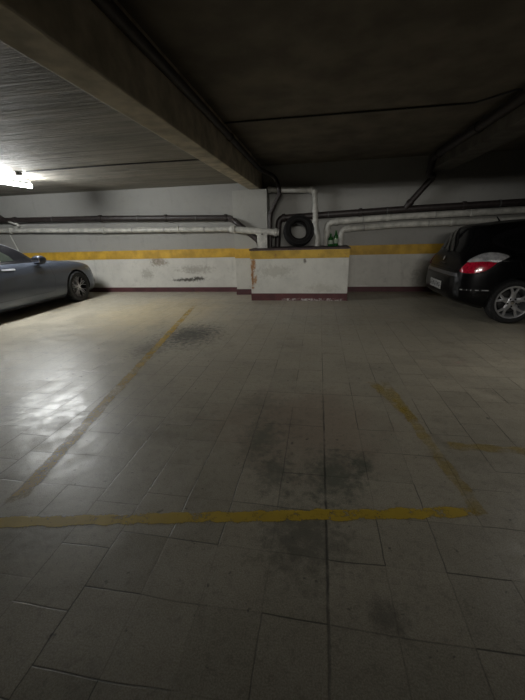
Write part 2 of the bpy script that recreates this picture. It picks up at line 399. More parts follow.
# ------------------------------------------------------------------ pipes
def pipe(name, label, pts, r, mat, group=None, bend=.09, joints=(), jr=1.28, jl=.07, clamps=(), cmat=None, extra=()):
    """pipe run > coupling sleeves, wall clamps"""
    pts = [Vector(p) for p in pts]
    root = thing(name, label, 'pipe', pts[0], 0, group); og = pts[0]
    MB().tube(pts, r, 20, bend).build('pipe_run', mat, root, og)
    for (i, t) in joints:
        a, b = pts[i], pts[i + 1]; d = (b - a).normalized(); c = a.lerp(b, t)
        MB().tube([c - d * jl / 2, c - d * jl * .42, c + d * jl * .42, c + d * jl / 2], [r * 1.06, r * jr, r * jr, r * 1.06], 20).build('coupling', mat, root, og)
    for (i, t) in clamps:
        a, b = pts[i], pts[i + 1]; d = (b - a).normalized(); c = a.lerp(b, t)
        k = MB().tube([c - d * .012, c + d * .012], r * 1.12, 20)
        k.box((c.x - .012, c.y, c.z - .012), (c.x + .012, YB - .001, c.z + .012))
        k.build('clamp', M['steel'] if mat is M['iron'] else M['pvc_dull'], root, og)
    for (ps, rr) in extra:
        MB().tube(ps, rr, 18, bend).build('branch', mat, root, og)
    return root
pipe('drain_pipe', 'long dark brown pipe on the left wall, bending down to the masonry box',
     [(XL + .012, 7.88, 1.87), (-5.25, 7.88, 1.80), (-2.02, 7.88, 1.705), (-1.80, 7.5, 1.60), (-1.31, 7.5, 1.20), (-1.27, 7.5, BT)], .062, M['iron'], 'dark pipes along the walls',
     joints=((1, .0), (1, .52), (1, .97), (0, .45)), clamps=((0, .7), (1, .3), (1, .75)), bend=.10,
     extra=(([(-7.95, 7.88, 1.86), (-8.15, 7.86, 2.0), (-8.15, 7.86, 2.415)], .05),))
pipe('water_pipe', 'long white pipe under the dark pipe on the left wall',
     [(XL + .012, 7.90, 1.64), (-5.3, 7.90, 1.525), (-1.99, 7.90, 1.46)], .055, M['pvc'], 'white pipes along the walls',
     joints=((0, .4), (1, .02), (1, .6)), clamps=((0, .8), (1, .25), (1, .5), (1, .8)), bend=.05,
     extra=(([(-7.75, 7.90, 1.62), (-7.55, 7.86, 1.72), (-7.9, 7.86, 1.86)], .035),))
pipe('water_pipe', 'thick white pipe crossing in front of the pilaster above the square casing',
     [(-1.99, 7.86, 1.455), (-1.84, 7.36, 1.445), (-.84, 7.34, 1.355)], .068, M['pvc'], 'white pipes along the walls',
     joints=((0, .1), (1, .02), (1, .93)), jr=1.2, bend=.06)
k = thing('pipe_casing', 'white square casing standing on the masonry box under the thick pipe', 'casing', (-1.19, 7.34, BT))
MB().box((-1.30, 7.27, BT), (-1.085, 7.41, 1.32), .012).build('casing_body', M['pvc'], k, k.location.copy())
MB().box((-1.315, 7.26, 1.315), (-1.07, 7.42, 1.345), .006).build('casing_collar', M['pvc'], k, k.location.copy())
MB().lathe([(.015, 0), (.015, .012), (.008, .016)], (-1.19, 7.25, 1.335), 'y', 12).build('screw_cap', M['iron'], k, k.location.copy())
pipe('drain_pipe', 'dark pipe running under the ceiling beside the large beam and dropping to the masonry box',
     [(-1.215, -1.89, 2.59), (-1.215, 4.0, 2.58), (-1.215, 7.3, 2.56), (-.93, 7.55, 2.44), (-.82, 7.5, 2.14), (-1.045, 7.5, 1.74), (-1.055, 7.5, BT)], .042, M['iron'], 'dark pipes along the walls',
     joints=((0, .6), (1, .3), (4, .1), (4, .95), (5, .6)), jr=1.22, bend=.12)
pipe('drain_pipe', 'dark pipe along the right wall bending down behind the tyre',
     [(XR - .012, 7.88, 1.84), (3.98, 7.88, 1.79), (1.8, 7.88, 1.745), (-.90, 7.88, 1.66), (-.945, 7.88, BT)], .066, M['iron'], 'dark pipes along the walls',
     joints=((1, .5), (2, .35), (2, .96)), clamps=((1, .2), (2, .15), (2, .6)), bend=.13)
pipe('water_pipe', 'white pipe overhead beside the beam end, elbowing down right of the tyre',
     [(-1.13, 7.80, 2.235), (-.13, 7.80, 2.185), (-.10, 7.80, 1.74), (-.085, 7.8, 1.45), (-.03, 7.7, 1.25), (-.045, 7.7, BT)], .056, M['pvc'], 'white pipes along the walls',
     joints=((0, .05), (0, .93), (1, .08), (1, .92), (2, .6)), jr=1.2, bend=.07)
pipe('water_pipe', 'upper white pipe on the right wall, turning down left of the green bottles',
     [(XR - .012, 7.88, 1.68), (4.0, 7.88, 1.64), (1.66, 7.88, 1.60), (.165, 7.88, 1.535), (.165, 7.88, BT)], .063, M['pvc'], 'white pipes along the walls',
     joints=((0, .5), (1, .4), (2, .15), (2, .86), (3, .35)), clamps=((1, .7), (2, .5)), jr=1.16, bend=.15)
pipe('water_pipe', 'lower white pipe on the right wall, turning down right of the green bottles',
     [(XR - .012, 7.88, 1.50), (4.0, 7.88, 1.468), (1.66, 7.88, 1.44), (.475, 7.88, 1.385), (.475, 7.88, BT)], .06, M['pvc'], 'white pipes along the walls',
     joints=((0, .5), (1, .55), (2, .3), (2, .86), (3, .5)), clamps=((1, .75), (2, .6)), jr=1.16, bend=.13)
pipe('drain_pipe', 'dark pipe running beside the right beam and slanting down to the wall pipe',
     [(2.055, -1.89, 2.62), (2.055, 7.40, 2.60), (2.055, 7.60, 2.345), (2.22, 7.80, 2.335), (1.80, 7.83, 1.83), (1.76, 7.87, 1.75)], .058, M['iron'], 'dark pipes along the walls',
     joints=((0, .55), (0, .8), (0, .97), (3, .1), (3, .93)), jr=1.22, bend=.08)
# thin conduits
def conduit(label, pts, r=.011, group='thin conduits on ceiling and wall', mat=None):
    pts = [Vector(p) for p in pts]
    root = thing('conduit', label, 'conduit', pts[0], 0, group)
    MB().tube(pts, r, 10, .05).build('cable_run', mat or M['cable'], root, pts[0])
    for i in range(len(pts) - 1):
        L = (pts[i + 1] - pts[i]).length
        for k in range(1, int(L / .8) + 1):
            c = pts[i].lerp(pts[i + 1], k / (int(L / .8) + 1)); d = (pts[i + 1] - pts[i]).normalized() * .008
            MB().tube([c - d, c + d], r * 1.5, 10).build('clip', M['steel'], root, pts[0])
conduit('thin dark cable crossing the dark ceiling between the two beams', [(-1.26, 4.9, ZR - .012), (1.75, 4.95, ZR - .012), (2.06, 4.6, ZR - .012), (2.1, 4.5, 2.6)], .010)
conduit('thin dark cable across the left ceiling from the lamp to the beam', [(-4.75, 5.36, ZL - .012), (-3.2, 5.32, ZL - .01), (-1.58, 5.35, ZL - .012)], .010)
conduit('thin light cable running down the wall behind the blue car', [(-8.02, 7.985, 1.52), (-7.83, 7.985, .95)], .012, mat=M['pvc'])

# ------------------------------------------------------------------ tyre on the box
def tyre_mesh(R, w, ri, seg=72, tread=True):
    """tyre around the y axis, centred at 0"""
    h = w / 2
    prof = [(ri, -h * .78), (ri + .008, -h * .90), (ri + (R - ri) * .35, -h * 1.0), (ri + (R - ri) * .7, -h * 1.0), (R - .022, -h * .93), (R - .006, -h * .80), (R, -h * .66),
            (R, -h * .44), (R - .008, -h * .41), (R - .008, -h * .36), (R + .002, -h * .33), (R + .002, -h * .04), (R - .007, -h * .03)]
    prof = prof + [(r, -y) for (r, y) in reversed(prof)]
    prof += [(ri - .001, h * .7), (ri + .012, h * .62)] + [(R - .02, h * .6), (R - .014, 0), (R - .02, -h * .6), (ri + .012, -h * .62), (ri - .001, -h * .7)]
    mb = MB()
    mb.lathe(prof, (0, 0, 0), 'y', seg, closed=True)
    if tread:
        n = 48
        for k in range(n):
            for sgn in (-1, 1):
                a = 2 * PI * (k + (.5 if sgn > 0 else 0)) / n
                c, s_ = math.cos(a), math.sin(a); t = Vector((-s_, 0, c)); r_ = Vector((c, 0, s_))
                p = [r_ * (R - .012) + Vector((0, sgn * h * .46, 0)) + t * .004, r_ * (R - .012) + Vector((0, sgn * h * .46, 0)) + t * .022,
                     r_ * (R - .03) + Vector((0, sgn * h * .985, 0)) + t * .026, r_ * (R - .03) + Vector((0, sgn * h * .985, 0)) + t * .008]
                mb.prism(p, r_ * .016)
    return mb
TR = .308
t = thing('tyre', 'black car tyre without a rim standing on edge on the masonry box', 'tyre', (-.42, 7.22, BT + .001), math.radians(14))
tm = tyre_mesh(TR, .205, .172).build('tyre_carcass', M['rubber_old'], t)
tilt = math.radians(-15)
tm.rotation_euler = (tilt, 0, 0)
tm.location = (0, .01, TR * math.cos(tilt) + .0265)
mb = MB()
for rr in (.275, .215):
    mb.lathe([(rr, -.1045), (rr + .006, -.1055), (rr + .006, -.1), (rr, -.1)], (0, 0, 0), 'y', 64, closed=True)
mb.build('sidewall_rib', M['rubber'], tm)

# ------------------------------------------------------------------ green bottles
def bottle(label, x, y, r, h):
    b = thing('bottle', label, 'bottle', (x, y, BT + .001), 0, 'green glass bottles on the masonry box')
    MB().lathe([(r * .8, 0), (r, .008), (r, h * .58), (r * .93, h * .66), (r * .45, h * .76), (r * .36, h * .82), (r * .36, h * .95), (r * .42, h * .955), (r * .42, h * .98)], seg=28).build('glass_body', M['green_glass'], b)
    MB().lathe([(r * 1.01, h * .18), (r * 1.015, h * .19), (r * 1.015, h * .48), (r * 1.01, h * .49)], seg=28).build('paper_label', M['bottle_label'], b)
    MB().lathe([(r * .46, h * .955), (r * .47, h * .96), (r * .47, h), (r * .3, h * 1.01)], seg=20).build('cap', M['cap'], b)
bottle('shorter green glass bottle on the masonry box next to the white pipe', .235, 7.42, .055, .25)
bottle('taller green glass bottle right of its neighbour on the masonry box', .345, 7.45, .048, .31)

# ------------------------------------------------------------------ fluorescent lamp
LX, LY0, LY1, LZ = -5.36, 4.70, 6.10, 2.30
l = thing('ceiling_light', 'lit white fluorescent tube lamp under the left ceiling above the blue car', 'lamp', (LX, (LY0 + LY1) / 2, ZL)); og = l.location.copy()
MB().box((LX - .02, LY0 + .02, ZL - .045), (LX + .02, LY1 - .02, ZL), .006).build('housing', M['white_metal'], l, og)
MB().tube([(LX, LY0 + .03, LZ), (LX, LY1 - .03, LZ)], .029, 20).build('fluorescent_tube', M['tube'], l, og)
for y in (LY0, LY1 - .05):
    MB().box((LX - .012, y, LZ - .02), (LX + .012, y + .03, ZL - .04), .004).build('tube_holder', M['white_metal'], l, og)
jb = thing('junction_box', 'small grey junction box on the ceiling beside the tube lamp', 'junction box', (-4.98, 5.38, ZL)); og = jb.location.copy()
MB().box((-5.05, 5.31, ZL - .05), (-4.91, 5.45, ZL - .001), .008).build('box_body', M['pvc_dull'], jb, og)
MB().lathe([(.045, ZL - .058), (.05, ZL - .05), (.05, ZL - .045)], (-4.98, 5.38, 0), 'z', 20).build('lid', M['pvc_dull'], jb, og)
MB().tube([(-4.915, 5.36, ZL - .03), (-4.86, 5.36, ZL - .03)], .014, 10).build('cable_gland', M['cable'], jb, og)

# ------------------------------------------------------------------ cars
def pchip(xs, ys):
    n = len(xs); h = [xs[i + 1] - xs[i] for i in range(n - 1)]; d = [(ys[i + 1] - ys[i]) / h[i] for i in range(n - 1)]
    m = [0.0] * n
    for i in range(1, n - 1):
        if d[i - 1] * d[i] > 0:
            w1, w2 = 2 * h[i] + h[i - 1], h[i] + 2 * h[i - 1]
            m[i] = (w1 + w2) / (w1 / d[i - 1] + w2 / d[i])
    m[0], m[-1] = d[0], d[-1]
    def f(x):
        x = min(max(x, xs[0]), xs[-1]); i = 0
        while i < n - 2 and x > xs[i + 1]: i += 1
        t = (x - xs[i]) / h[i]
        return ((1 + 2 * t) * (1 - t) ** 2 * ys[i] + t * (1 - t) ** 2 * h[i] * m[i] + t * t * (3 - 2 * t) * ys[i + 1] + t * t * (t - 1) * h[i] * m[i + 1])
    return f
def catmull(P, sub):
    out = []
    n = len(P)
    for i in range(n - 1):
        p1, p2 = P[i], P[i + 1]
        p0 = P[i - 1] if i > 0 else (-P[1][0], P[1][1]); p3 = P[i + 2] if i + 2 < n else (-P[n - 2][0], P[n - 2][1])
        def tt(a, b): return max(1e-4, math.hypot(a[0] - b[0], a[1] - b[1]) ** .5)
        t0 = 0; t1 = tt(p0, p1); t2 = t1 + tt(p1, p2); t3 = t2 + tt(p2, p3)
        for k in range(sub[i]):
            t = t1 + (t2 - t1) * k / sub[i]
            def L(a, b, ta, tb): return tuple(a[j] * (tb - t) / (tb - ta) + b[j] * (t - ta) / (tb - ta) for j in (0, 1))
            A1 = L(p0, p1, t0, t1); A2 = L(p1, p2, t1, t2); A3 = L(p2, p3, t2, t3)
            B1 = L(A1, A2, t0, t2); B2 = L(A2, A3, t1, t3)
            out.append(L(B1, B2, t1, t2))
    out.append(P[-1]); return out
SUB = [2, 3, 5, 6, 4, 7, 4, 6]
def car_body(st, arches, well_r, mats, parent):
    """st rows: x, zb,wb, zr,wr, zm,wm, zs,ws, zg,wg, zt,wt, zc  (x descending or ascending)"""
    st = sorted(st, key=lambda r: r[0]); xs = [r[0] for r in st]
    F = [pchip(xs, [r[i] for r in st]) for i in range(1, 14)]
    x0, x1 = xs[0], xs[-1]; X = []
    x = x0
    while x < x1 - 1e-6:
        X.append(x); e = min(x - x0, x1 - x); x += .006 if e < .1 else .015 if e < .5 else .03
    X.append(x1)
    mb = MB(); rows = []
    for x in X:
        zb, wb, zr, wr, zm, wm, zs, ws, zg, wg, zt, wt, zc = [f(x) for f in F]
        wc = wt * .55
        zu = zt + (zc - zt) * .78
        P = catmull([(0, zb), (wb, zb), (wr, zr), (wm, zm), (ws, zs), (wg, zg), (wt, zt), (wc, zu), (0, zc)], SUB)
        right = [mb.bm.verts.new((x, -p[0], p[1])) for p in P]
        left = [right[0]] + [mb.bm.verts.new((x, p[0], p[1])) for p in P[1:-1]] + [right[-1]]
        rows.append((right, left))
    n = len(rows[0][0])
    for i in range(len(rows) - 1):
        for s in (0, 1):
            a, b = rows[i][s], rows[i + 1][s]
            for j in range(n - 1): mb.bm.faces.new((a[j], a[j + 1], b[j + 1], b[j]))
    for (r, l_) in (rows[0], rows[-1]):
        for j in range(n - 1):
            q = [r[j], r[j + 1], l_[j + 1], l_[j]]; q = list(dict.fromkeys(q))
            if len(q) > 2: mb.bm.faces.new(q)
    body = mb.build('body', mats, None)
    # cut the wheel wells
    cutm = MB()
    for (ax, az, yi) in arches:
        for s in (-1, 1):
            cutm.lathe([(well_r, s * yi), (well_r, s * 1.3)], (ax, 0, az), 'y', 64)
    cut = cutm.build('arch_cutter', M['seam'])
    md = body.modifiers.new('b', 'BOOLEAN'); md.operation = 'DIFFERENCE'; md.object = cut; md.solver = 'EXACT'; md.use_self = True
    bpy.context.view_layer.update()
    dg = bpy.context.evaluated_depsgraph_get()
    me = bpy.data.meshes.new_from_object(body.evaluated_get(dg))
    body.modifiers.clear(); old = body.data; body.data = me; bpy.data.meshes.remove(old)
    cm = cut.data; bpy.data.objects.remove(cut); bpy.data.meshes.remove(cm)
    me.materials.clear()
    for m_ in mats: me.materials.append(m_)
    for p in me.polygons:
        c = p.center; p.material_index = 0
        for (ax, az, yi) in arches:
            if math.hypot(c.x - ax, c.z - az) < well_r - .0 + .003 and abs(c.y) < 1.2 and abs(math.hypot(c.x - ax, c.z - az) - well_r) < .004: p.material_index = 1
            elif math.hypot(c.x - ax, c.z - az) < well_r and abs(abs(c.y) - yi) < .01: p.material_index = 1
        if c.z < .24 and abs(p.normal.z) > .7: p.material_index = 1
    me.polygons.foreach_set('use_smooth', [True] * len(me.polygons)); me.set_sharp_from_angle(angle=math.radians(32))
    body.parent = parent
    bm = bmesh.new(); bm.from_mesh(me); bvh = BVHTree.FromBMesh(bm); bm.free()
    return body, bvh
def decal(bvh, name, outline, O, U, V, D, off, mat, parent, step=.03, side=0, thick=0.0):
    """project a flat outline onto the body along D and lay it off the surface"""
    O, U, V, D = Vector(O), Vector(U), Vector(V), Vector(D).normalized()
    bm = bmesh.new()
    f = bm.faces.new([bm.verts.new((a, b, 0)) for a, b in outline])
    xs = [a for a, b in outline]; ys = [b for a, b in outline]
    bmesh.ops.triangulate(bm, faces=[f])
    for lo, hi, nrm in ((min(xs), max(xs), (1, 0, 0)), (min(ys), max(ys), (0, 1, 0))):
        k = max(1, int((hi - lo) / step))
        for i in range(1, k):
            c = lo + (hi - lo) * i / k
            bmesh.ops.bisect_plane(bm, geom=bm.verts[:] + bm.edges[:] + bm.faces[:], plane_co=Vector(nrm) * c, plane_no=nrm, dist=1e-5)
    dead = []
    for v in bm.verts:
        p = O + U * v.co.x + V * v.co.y
        hit, nn, _, _ = bvh.ray_cast(p - D * 2.0, D)
        if hit is None: dead.append(v); continue
        v.co = hit - D * off + (nn * off * .3 if nn.dot(D) < 0 else Vector((0, 0, 0)))
    if dead: bmesh.ops.delete(bm, geom=dead, context='VERTS')
    mb = MB(); mb.bm.free(); mb.bm = bm
    if thick:
        r = bmesh.ops.extrude_face_region(bm, geom=bm.faces[:])
        for g in r['geom']:
            if isinstance(g, bmesh.types.BMVert): g.co -= D * thick
    return mb.build(name, mat, parent)
def arc_pts(pts, n=6):
    """closed smooth outline through points (Catmull-Rom)"""
    out = []; N = len(pts)
    for i in range(N):
        p0, p1, p2, p3 = pts[i - 1], pts[i], pts[(i + 1) % N], pts[(i + 2) % N]
        for k in range(n):
            t = k / n
            out.append(tuple(.5 * ((2 * p1[j]) + (-p0[j] + p2[j]) * t + (2 * p0[j] - 5 * p1[j] + 4 * p2[j] - p3[j]) * t * t + (-p0[j] + 3 * p1[j] - 3 * p2[j] + p3[j]) * t ** 3) for j in (0, 1)))
    return out
def grow(pts, d):
    """move a polygon outline outwards"""
    n = len(pts); A = sum(pts[i][0] * pts[(i + 1) % n][1] - pts[(i + 1) % n][0] * pts[i][1] for i in range(n)); s = 1 if A > 0 else -1
    out = []
    for i in range(n):
        a, b, c = Vector(pts[i - 1]), Vector(pts[i]), Vector(pts[(i + 1) % n])
        e1, e2 = (b - a).normalized(), (c - b).normalized()
        n1, n2 = Vector((e1.y, -e1.x)), Vector((e2.y, -e2.x)); m_ = n1 + n2
        if m_.length < .1: m_ = n1
        m_.normalize(); k = max(.5, m_.dot(n1)); q = b + m_ * (s * d / k); out.append((q.x, q.y))
    return out
def side(bvh, name, outline, s, off, mat, parent, **kw):
    return decal(bvh, name, outline, (0, 0, 0), (1, 0, 0), (0, 0, 1), (0, -s, 0), off, mat, parent, **kw)
def ribbon(bvh, name, path, w, s, off, mat, parent):
    """thin strip along a path on the car side"""
    L, R_ = [], []
    for i, p in enumerate(path):
        a = Vector(path[max(0, i - 1)]); b = Vector(path[min(len(path) - 1, i + 1)]); d = (b - a).normalized(); nn = Vector((-d.y, d.x)) * w / 2
        L.append(tuple(Vector(p) + nn)); R_.append(tuple(Vector(p) - nn))
    return side(bvh, name, L + R_[::-1], s, off, mat, parent)

def wheel(parent, x, y, s, R, w, ri, style):
    """s=-1: outer face towards -y.  wheel (rim) > tyre, spokes, hub cap, bolts, brake disc"""
    C = Vector((x, y, R))
    h = w / 2
    root = MB().lathe([(ri * .99, -h * .92), (ri + .012, -h * .97), (ri + .014, -h * .90), (ri, -h * .86), (ri * .95, -h * .6), (ri * .86, h * .2), (ri * .97, h * .9), (ri * .93, h * .9), (ri * .83, h * .2), (ri * .92, -h * .6), (ri * .955, -h * .92)],
                      (0, 0, 0), 'y', 64, closed=True).build('wheel', style['rim'], parent)
    root.location = C
    if s > 0: root.rotation_euler = (0, 0, PI)
    tyre_mesh(R, w, ri + .004, 64, True).build('tyre', M['rubber'], root)
    # back face to close the wheel, brake disc
    MB().lathe([(ri * .90, h * .25), (ri * .90, h * .3)], (0, 0, 0), 'y', 40).build('inner_well', M['alloy_black'], root)
    MB().lathe([(ri * .68, -h * .02), (ri * .68, h * .1)], (0, 0, 0), 'y', 40).build('brake_disc', M['disc'], root)
    y0 = -h * .72
    def bar(mb, a0, r0, w0, a1, r1, w1, d0=y0, d1=None, th=.022):
        d1 = d0 - .012 if d1 is None else d1
        P = []
        for (a, r, w_, d) in ((a0, r0, w0, d0), (a1, r1, w1, d1)):
            c, s_ = math.cos(a), math.sin(a); t_ = Vector((-s_, 0, c)); rr = Vector((c, 0, s_)) * r
            P.append([rr + t_ * w_ / 2 + Vector((0, d + .004, 0)), rr + t_ * w_ * .3 + Vector((0, d - .004, 0)), rr - t_ * w_ * .3 + Vector((0, d - .004, 0)), rr - t_ * w_ / 2 + Vector((0, d + .004, 0)),
                      rr - t_ * w_ / 2 + Vector((0, d + th, 0)), rr + t_ * w_ / 2 + Vector((0, d + th, 0))])
        mb.rings(P)
    for k in range(5):
        a = 2 * PI * k / 5 + style['phase']; mb = MB()
        if style['kind'] == 'y5':
            bar(mb, a, .045, .085, a, ri * .62, .056)
            bar(mb, a - .05, ri * .52, .04, a - .24, ri * 1.0, .034, d0=y0 - .010, d1=y0 - .014)
            bar(mb, a + .05, ri * .52, .04, a + .24, ri * 1.0, .034, d0=y0 - .010, d1=y0 - .014)
        else:
            for q in (-1, 1):
                bar(mb, a + q * .2, .05, .024, a + q * .2, ri * .62, .016)
                bar(mb, a + q * .16, ri * .56, .014, a + q * .07, ri * 1.0, .011, d0=y0 - .010, d1=y0 - .014)
                bar(mb, a + q * .2, ri * .56, .014, a + q * .42, ri * 1.0, .011, d0=y0 - .010, d1=y0 - .014)
        mb.build('spoke', style['face'], root)
    MB().lathe([(.078, y0 + .02), (.074, y0 - .002), (.062, y0 - .010), (.03, y0 - .012)], (0, 0, 0), 'y', 40).build('hub', style['face'], root)
    MB().lathe([(.030, y0 - .008), (.028, y0 - .018), (.01, y0 - .020)], (0, 0, 0), 'y', 24).build('centre_cap', style['cap'], root)
    for k in range(5):
        a = 2 * PI * (k + .5) / 5 + style['phase']
        MB().lathe([(.0125, y0 - .012), (.011, y0 - .0125), (.006, y0 - .0125)], (.056 * math.cos(a), 0, .056 * math.sin(a)), 'y', 12).build('wheel_bolt', M['plastic_black'], root)
    return root

def mirror(parent, x, y, z, s, mat):
    """door mirror; s=-1 right side"""
    prof = [(-.105, .62), (-.09, .85), (-.04, 1.0), (.03, .92), (.075, .6), (.095, .25)]
    mb = MB(); rings = []
    for (dx, k) in prof:
        ring = []
        for i in range(20):
            a = 2 * PI * i / 20; ca, sa = math.cos(a), math.sin(a)
            ey = math.copysign(abs(ca) ** .7, ca) * .092 * (.55 + .45 * k); ez = math.copysign(abs(sa) ** .7, sa) * .085 * k
            ring.append((x + dx, y + s * .12 + ey, z + .06 + ez))
        rings.append(ring)
    mb.rings(rings)
    m_ = mb.build('door_mirror', mat, parent)
    MB().tube([(x + .02, y - s * .05, z - .03), (x + .02, y + s * .06, z + .015)], .022, 10).build('mirror_arm', M['plastic_black'], m_)
    MB().box((x - .108, y + s * .12 - .085, z + .02), (x - .104, y + s * .12 + .085, z + .10)).build('mirror_glass', M['chrome'], m_)
    return m_

# ---------------- blue-grey saloon on the left (nose to the wall)
car = thing('car', 'grey-blue metallic saloon car parked nose to the wall at the left', 'car', (-6.25, 6.76, 0), PI / 2)
ST = [ # x      zb   wb    zr   wr    zm   wm    zs   ws    zg   wg    zt   wt    zc
 (.835, .24, .42, .28, .50, .42, .55, .56, .52, .60, .48, .63, .36, .65),
 (.80, .19, .58, .26, .66, .42, .70, .62, .64, .67, .58, .70, .42, .715),
 (.70, .16, .70, .25, .79, .45, .815, .69, .74, .745, .66, .775, .46, .79),
 (.50, .15, .74, .26, .88, .50, .895, .75, .83, .81, .73, .835, .50, .85),
 (.20, .15, .76, .27, .905, .54, .92, .80, .865, .86, .77, .885, .52, .90),
 (-.15, .15, .76, .28, .90, .56, .922, .835, .875, .895, .79, .92, .54, .94),
 (-.60, .15, .78, .29, .895, .58, .925, .875, .88, .935, .80, .96, .56, .985),
 (-.80, .15, .78, .29, .895, .58, .925, .895, .88, .95, .80, 1.0, .62, 1.04),
 (-1.10, .15, .78, .29, .895, .59, .925, .92, .875, .97, .80, 1.17, .65, 1.215),
 (-1.40, .15, .78, .29, .895, .59, .925, .935, .87, .985, .80, 1.30, .60, 1.345),
 (-1.75, .15, .78, .29, .895, .60, .925, .94, .87, .99, .80, 1.375, .57, 1.42),
 (-2.20, .15, .78, .29, .895, .60, .925, .945, .87, 1.0, .795, 1.395, .56, 1.44),
 (-2.70, .15, .78, .29, .90, .60, .925, .955, .87, 1.01, .79, 1.36, .55, 1.40),
 (-3.20, .15, .78, .28, .91, .60, .93, .97, .865, 1.02, .775, 1.24, .54, 1.285),
 (-3.55, .15, .76, .28, .90, .60, .92, .975, .85, 1.03, .75, 1.10, .55, 1.13),
 (-3.75, .18, .74, .30, .88, .62, .90, .97, .83, 1.03, .73, 1.055, .55, 1.07),
 (-3.85, .22, .70, .34, .84, .64, .86, .93, .80, 1.01, .70, 1.035, .52, 1.045),
 (-3.90, .30, .60, .42, .74, .66, .76, .85, .70, .90, .62, .93, .45, .94)]
AR, WZ = .335, .345
body, bv = car_body(ST, ((0, .335, .56), (-2.85, .335, .56)), .375, [M['blue_paint'], M['seam']], car)
for s in (-1, 1):
    # glasshouse: one dark surround with panes on top
    surround = arc_pts([(-.83, .995), (-1.1, 1.15), (-1.42, 1.29), (-1.8, 1.37), (-2.3, 1.385), (-2.8, 1.335), (-3.15, 1.22), (-3.42, 1.06), (-3.3, 1.005), (-2.6, .985), (-1.6, .965), (-1.0, .955)], 5)
    sr = side(bv, 'window_surround', surround, s, .003, M['plastic_black'], car)
    side(bv, 'front_door_window', [(-1.38, 1.005), (-1.42, 1.09), (-1.55, 1.19), (-1.8, 1.275), (-2.02, 1.305), (-2.0, 1.015)], s, .006, M['glass_tint'], car)
    side(bv, 'rear_door_window', [(-2.10, 1.0), (-2.12, 1.34), (-2.5, 1.335), (-2.85, 1.265), (-2.98, 1.2), (-3.0, 1.015)], s, .006, M['glass_tint'], car)
    fd = [(-.70, .40), (-.66, .62), (-.72, .90), (-1.0, .945), (-2.04, .965), (-2.05, .60), (-2.02, .36), (-.74, .36)]
    rd = [(-2.07, .36), (-2.08, .62), (-2.07, .965), (-2.9, .985), (-3.06, .95), (-2.84, .76), (-2.62, .64), (-2.5, .46), (-2.46, .36)]
    for nm, pts, hx in (('front_door', fd, -1.68), ('rear_door', rd, -2.72)):
        side(bv, 'door_seam', grow(pts, .006), s, .0015, M['seam'], car, step=.04)
        d_ = side(bv, nm, pts, s, .003, M['blue_paint'], car, step=.04)
        side(bv, 'handle_recess', arc_pts([(hx - .13, .865), (hx, .845), (hx + .13, .85), (hx + .13, .875), (hx, .885), (hx - .13, .885)], 3), s, .006, M['seam'], d_, step=.02)
        side(bv, 'door_handle', arc_pts([(hx - .10, .868), (hx + .12, .853), (hx + .135, .868), (hx + .11, .884), (hx - .10, .886)], 3), s, .022, M['handle'], d_, step=.02, thick=.014)
    ribbon(bv, 'belt_trim', [(-.98, .957), (-1.7, .972), (-2.6, .992), (-3.2, 1.008)], .013, s, .008, M['plastic_black'], car)
    ribbon(bv, 'roof_trim', [(-.95, 1.07), (-1.15, 1.195), (-1.45, 1.325), (-1.8, 1.40), (-2.3, 1.415), (-2.8, 1.368)], .016, s, .004, M['alloy_dark'], car)
    hl = arc_pts([(.36, .72), (.55, .705), (.72, .655), (.76, .60), (.66, .60), (.50, .63)], 4)
    side(bv, 'headlamp', hl, s, .004, M['head_lens'], car, step=.02)
    side(bv, 'air_curtain', [(.60, .25), (.64, .42), (.74, .45), (.76, .30)], s, .004, M['plastic_black'], car, step=.03)
    side(bv, 'tail_lamp', arc_pts([(-3.5, .90), (-3.6, .80), (-3.84, .76), (-3.86, .86), (-3.7, .93)], 4), s, .004, M['red_lens'], car, step=.03)
    mirror(car, -1.0, s * .86, .93, s, M['mirror_shell'])
    for (ax) in (0, -2.85):
        wheel(car, ax, s * .815, s, .335, .235, .237, dict(kind='v5', rim=M['alloy_black'], face=M['alloy_mid'], cap=M['alloy'], phase=.45))
decal(bv, 'windscreen', [(-.62, 1.06), (-.5, 1.36), (.5, 1.36), (.62, 1.06)], (-.9, 0, -.0), (0, 1, 0), (-.45, 0, 1), (-.75, 0, -.65), .004, M['glass_dark'], car, step=.05)
decal(bv, 'rear_window', [(-3.0, -.5), (-3.5, -.58), (-3.5, .58), (-3.0, .5)], (0, 0, 1.3), (1, 0, 0), (0, 1, 0), (0, 0, -1), .004, M['glass_dark'], car, step=.05)
for s in (-1, 1):
    decal(bv, 'grille', arc_pts([(s * .05, .36), (s * .04, .60), (s * .18, .625), (s * .36, .60), (s * .33, .40)], 4), (1.0, 0, 0), (0, 1, 0), (0, 0, 1), (-1, 0, 0), .004, M['plastic_black'], car, step=.03)
decal(bv, 'bonnet_seam', [(-.66, -.70), (-.66, -.715), (.3, -.665), (.3, -.65)], (0, 0, 1), (1, 0, 0), (0, 1, 0), (0, 0, -1), .002, M['seam'], car, step=.05)
decal(bv, 'bonnet_seam', [(-.66, .70), (-.66, .715), (.3, .665), (.3, .65)], (0, 0, 1), (1, 0, 0), (0, 1, 0), (0, 0, -1), .002, M['seam'], car, step=.05)

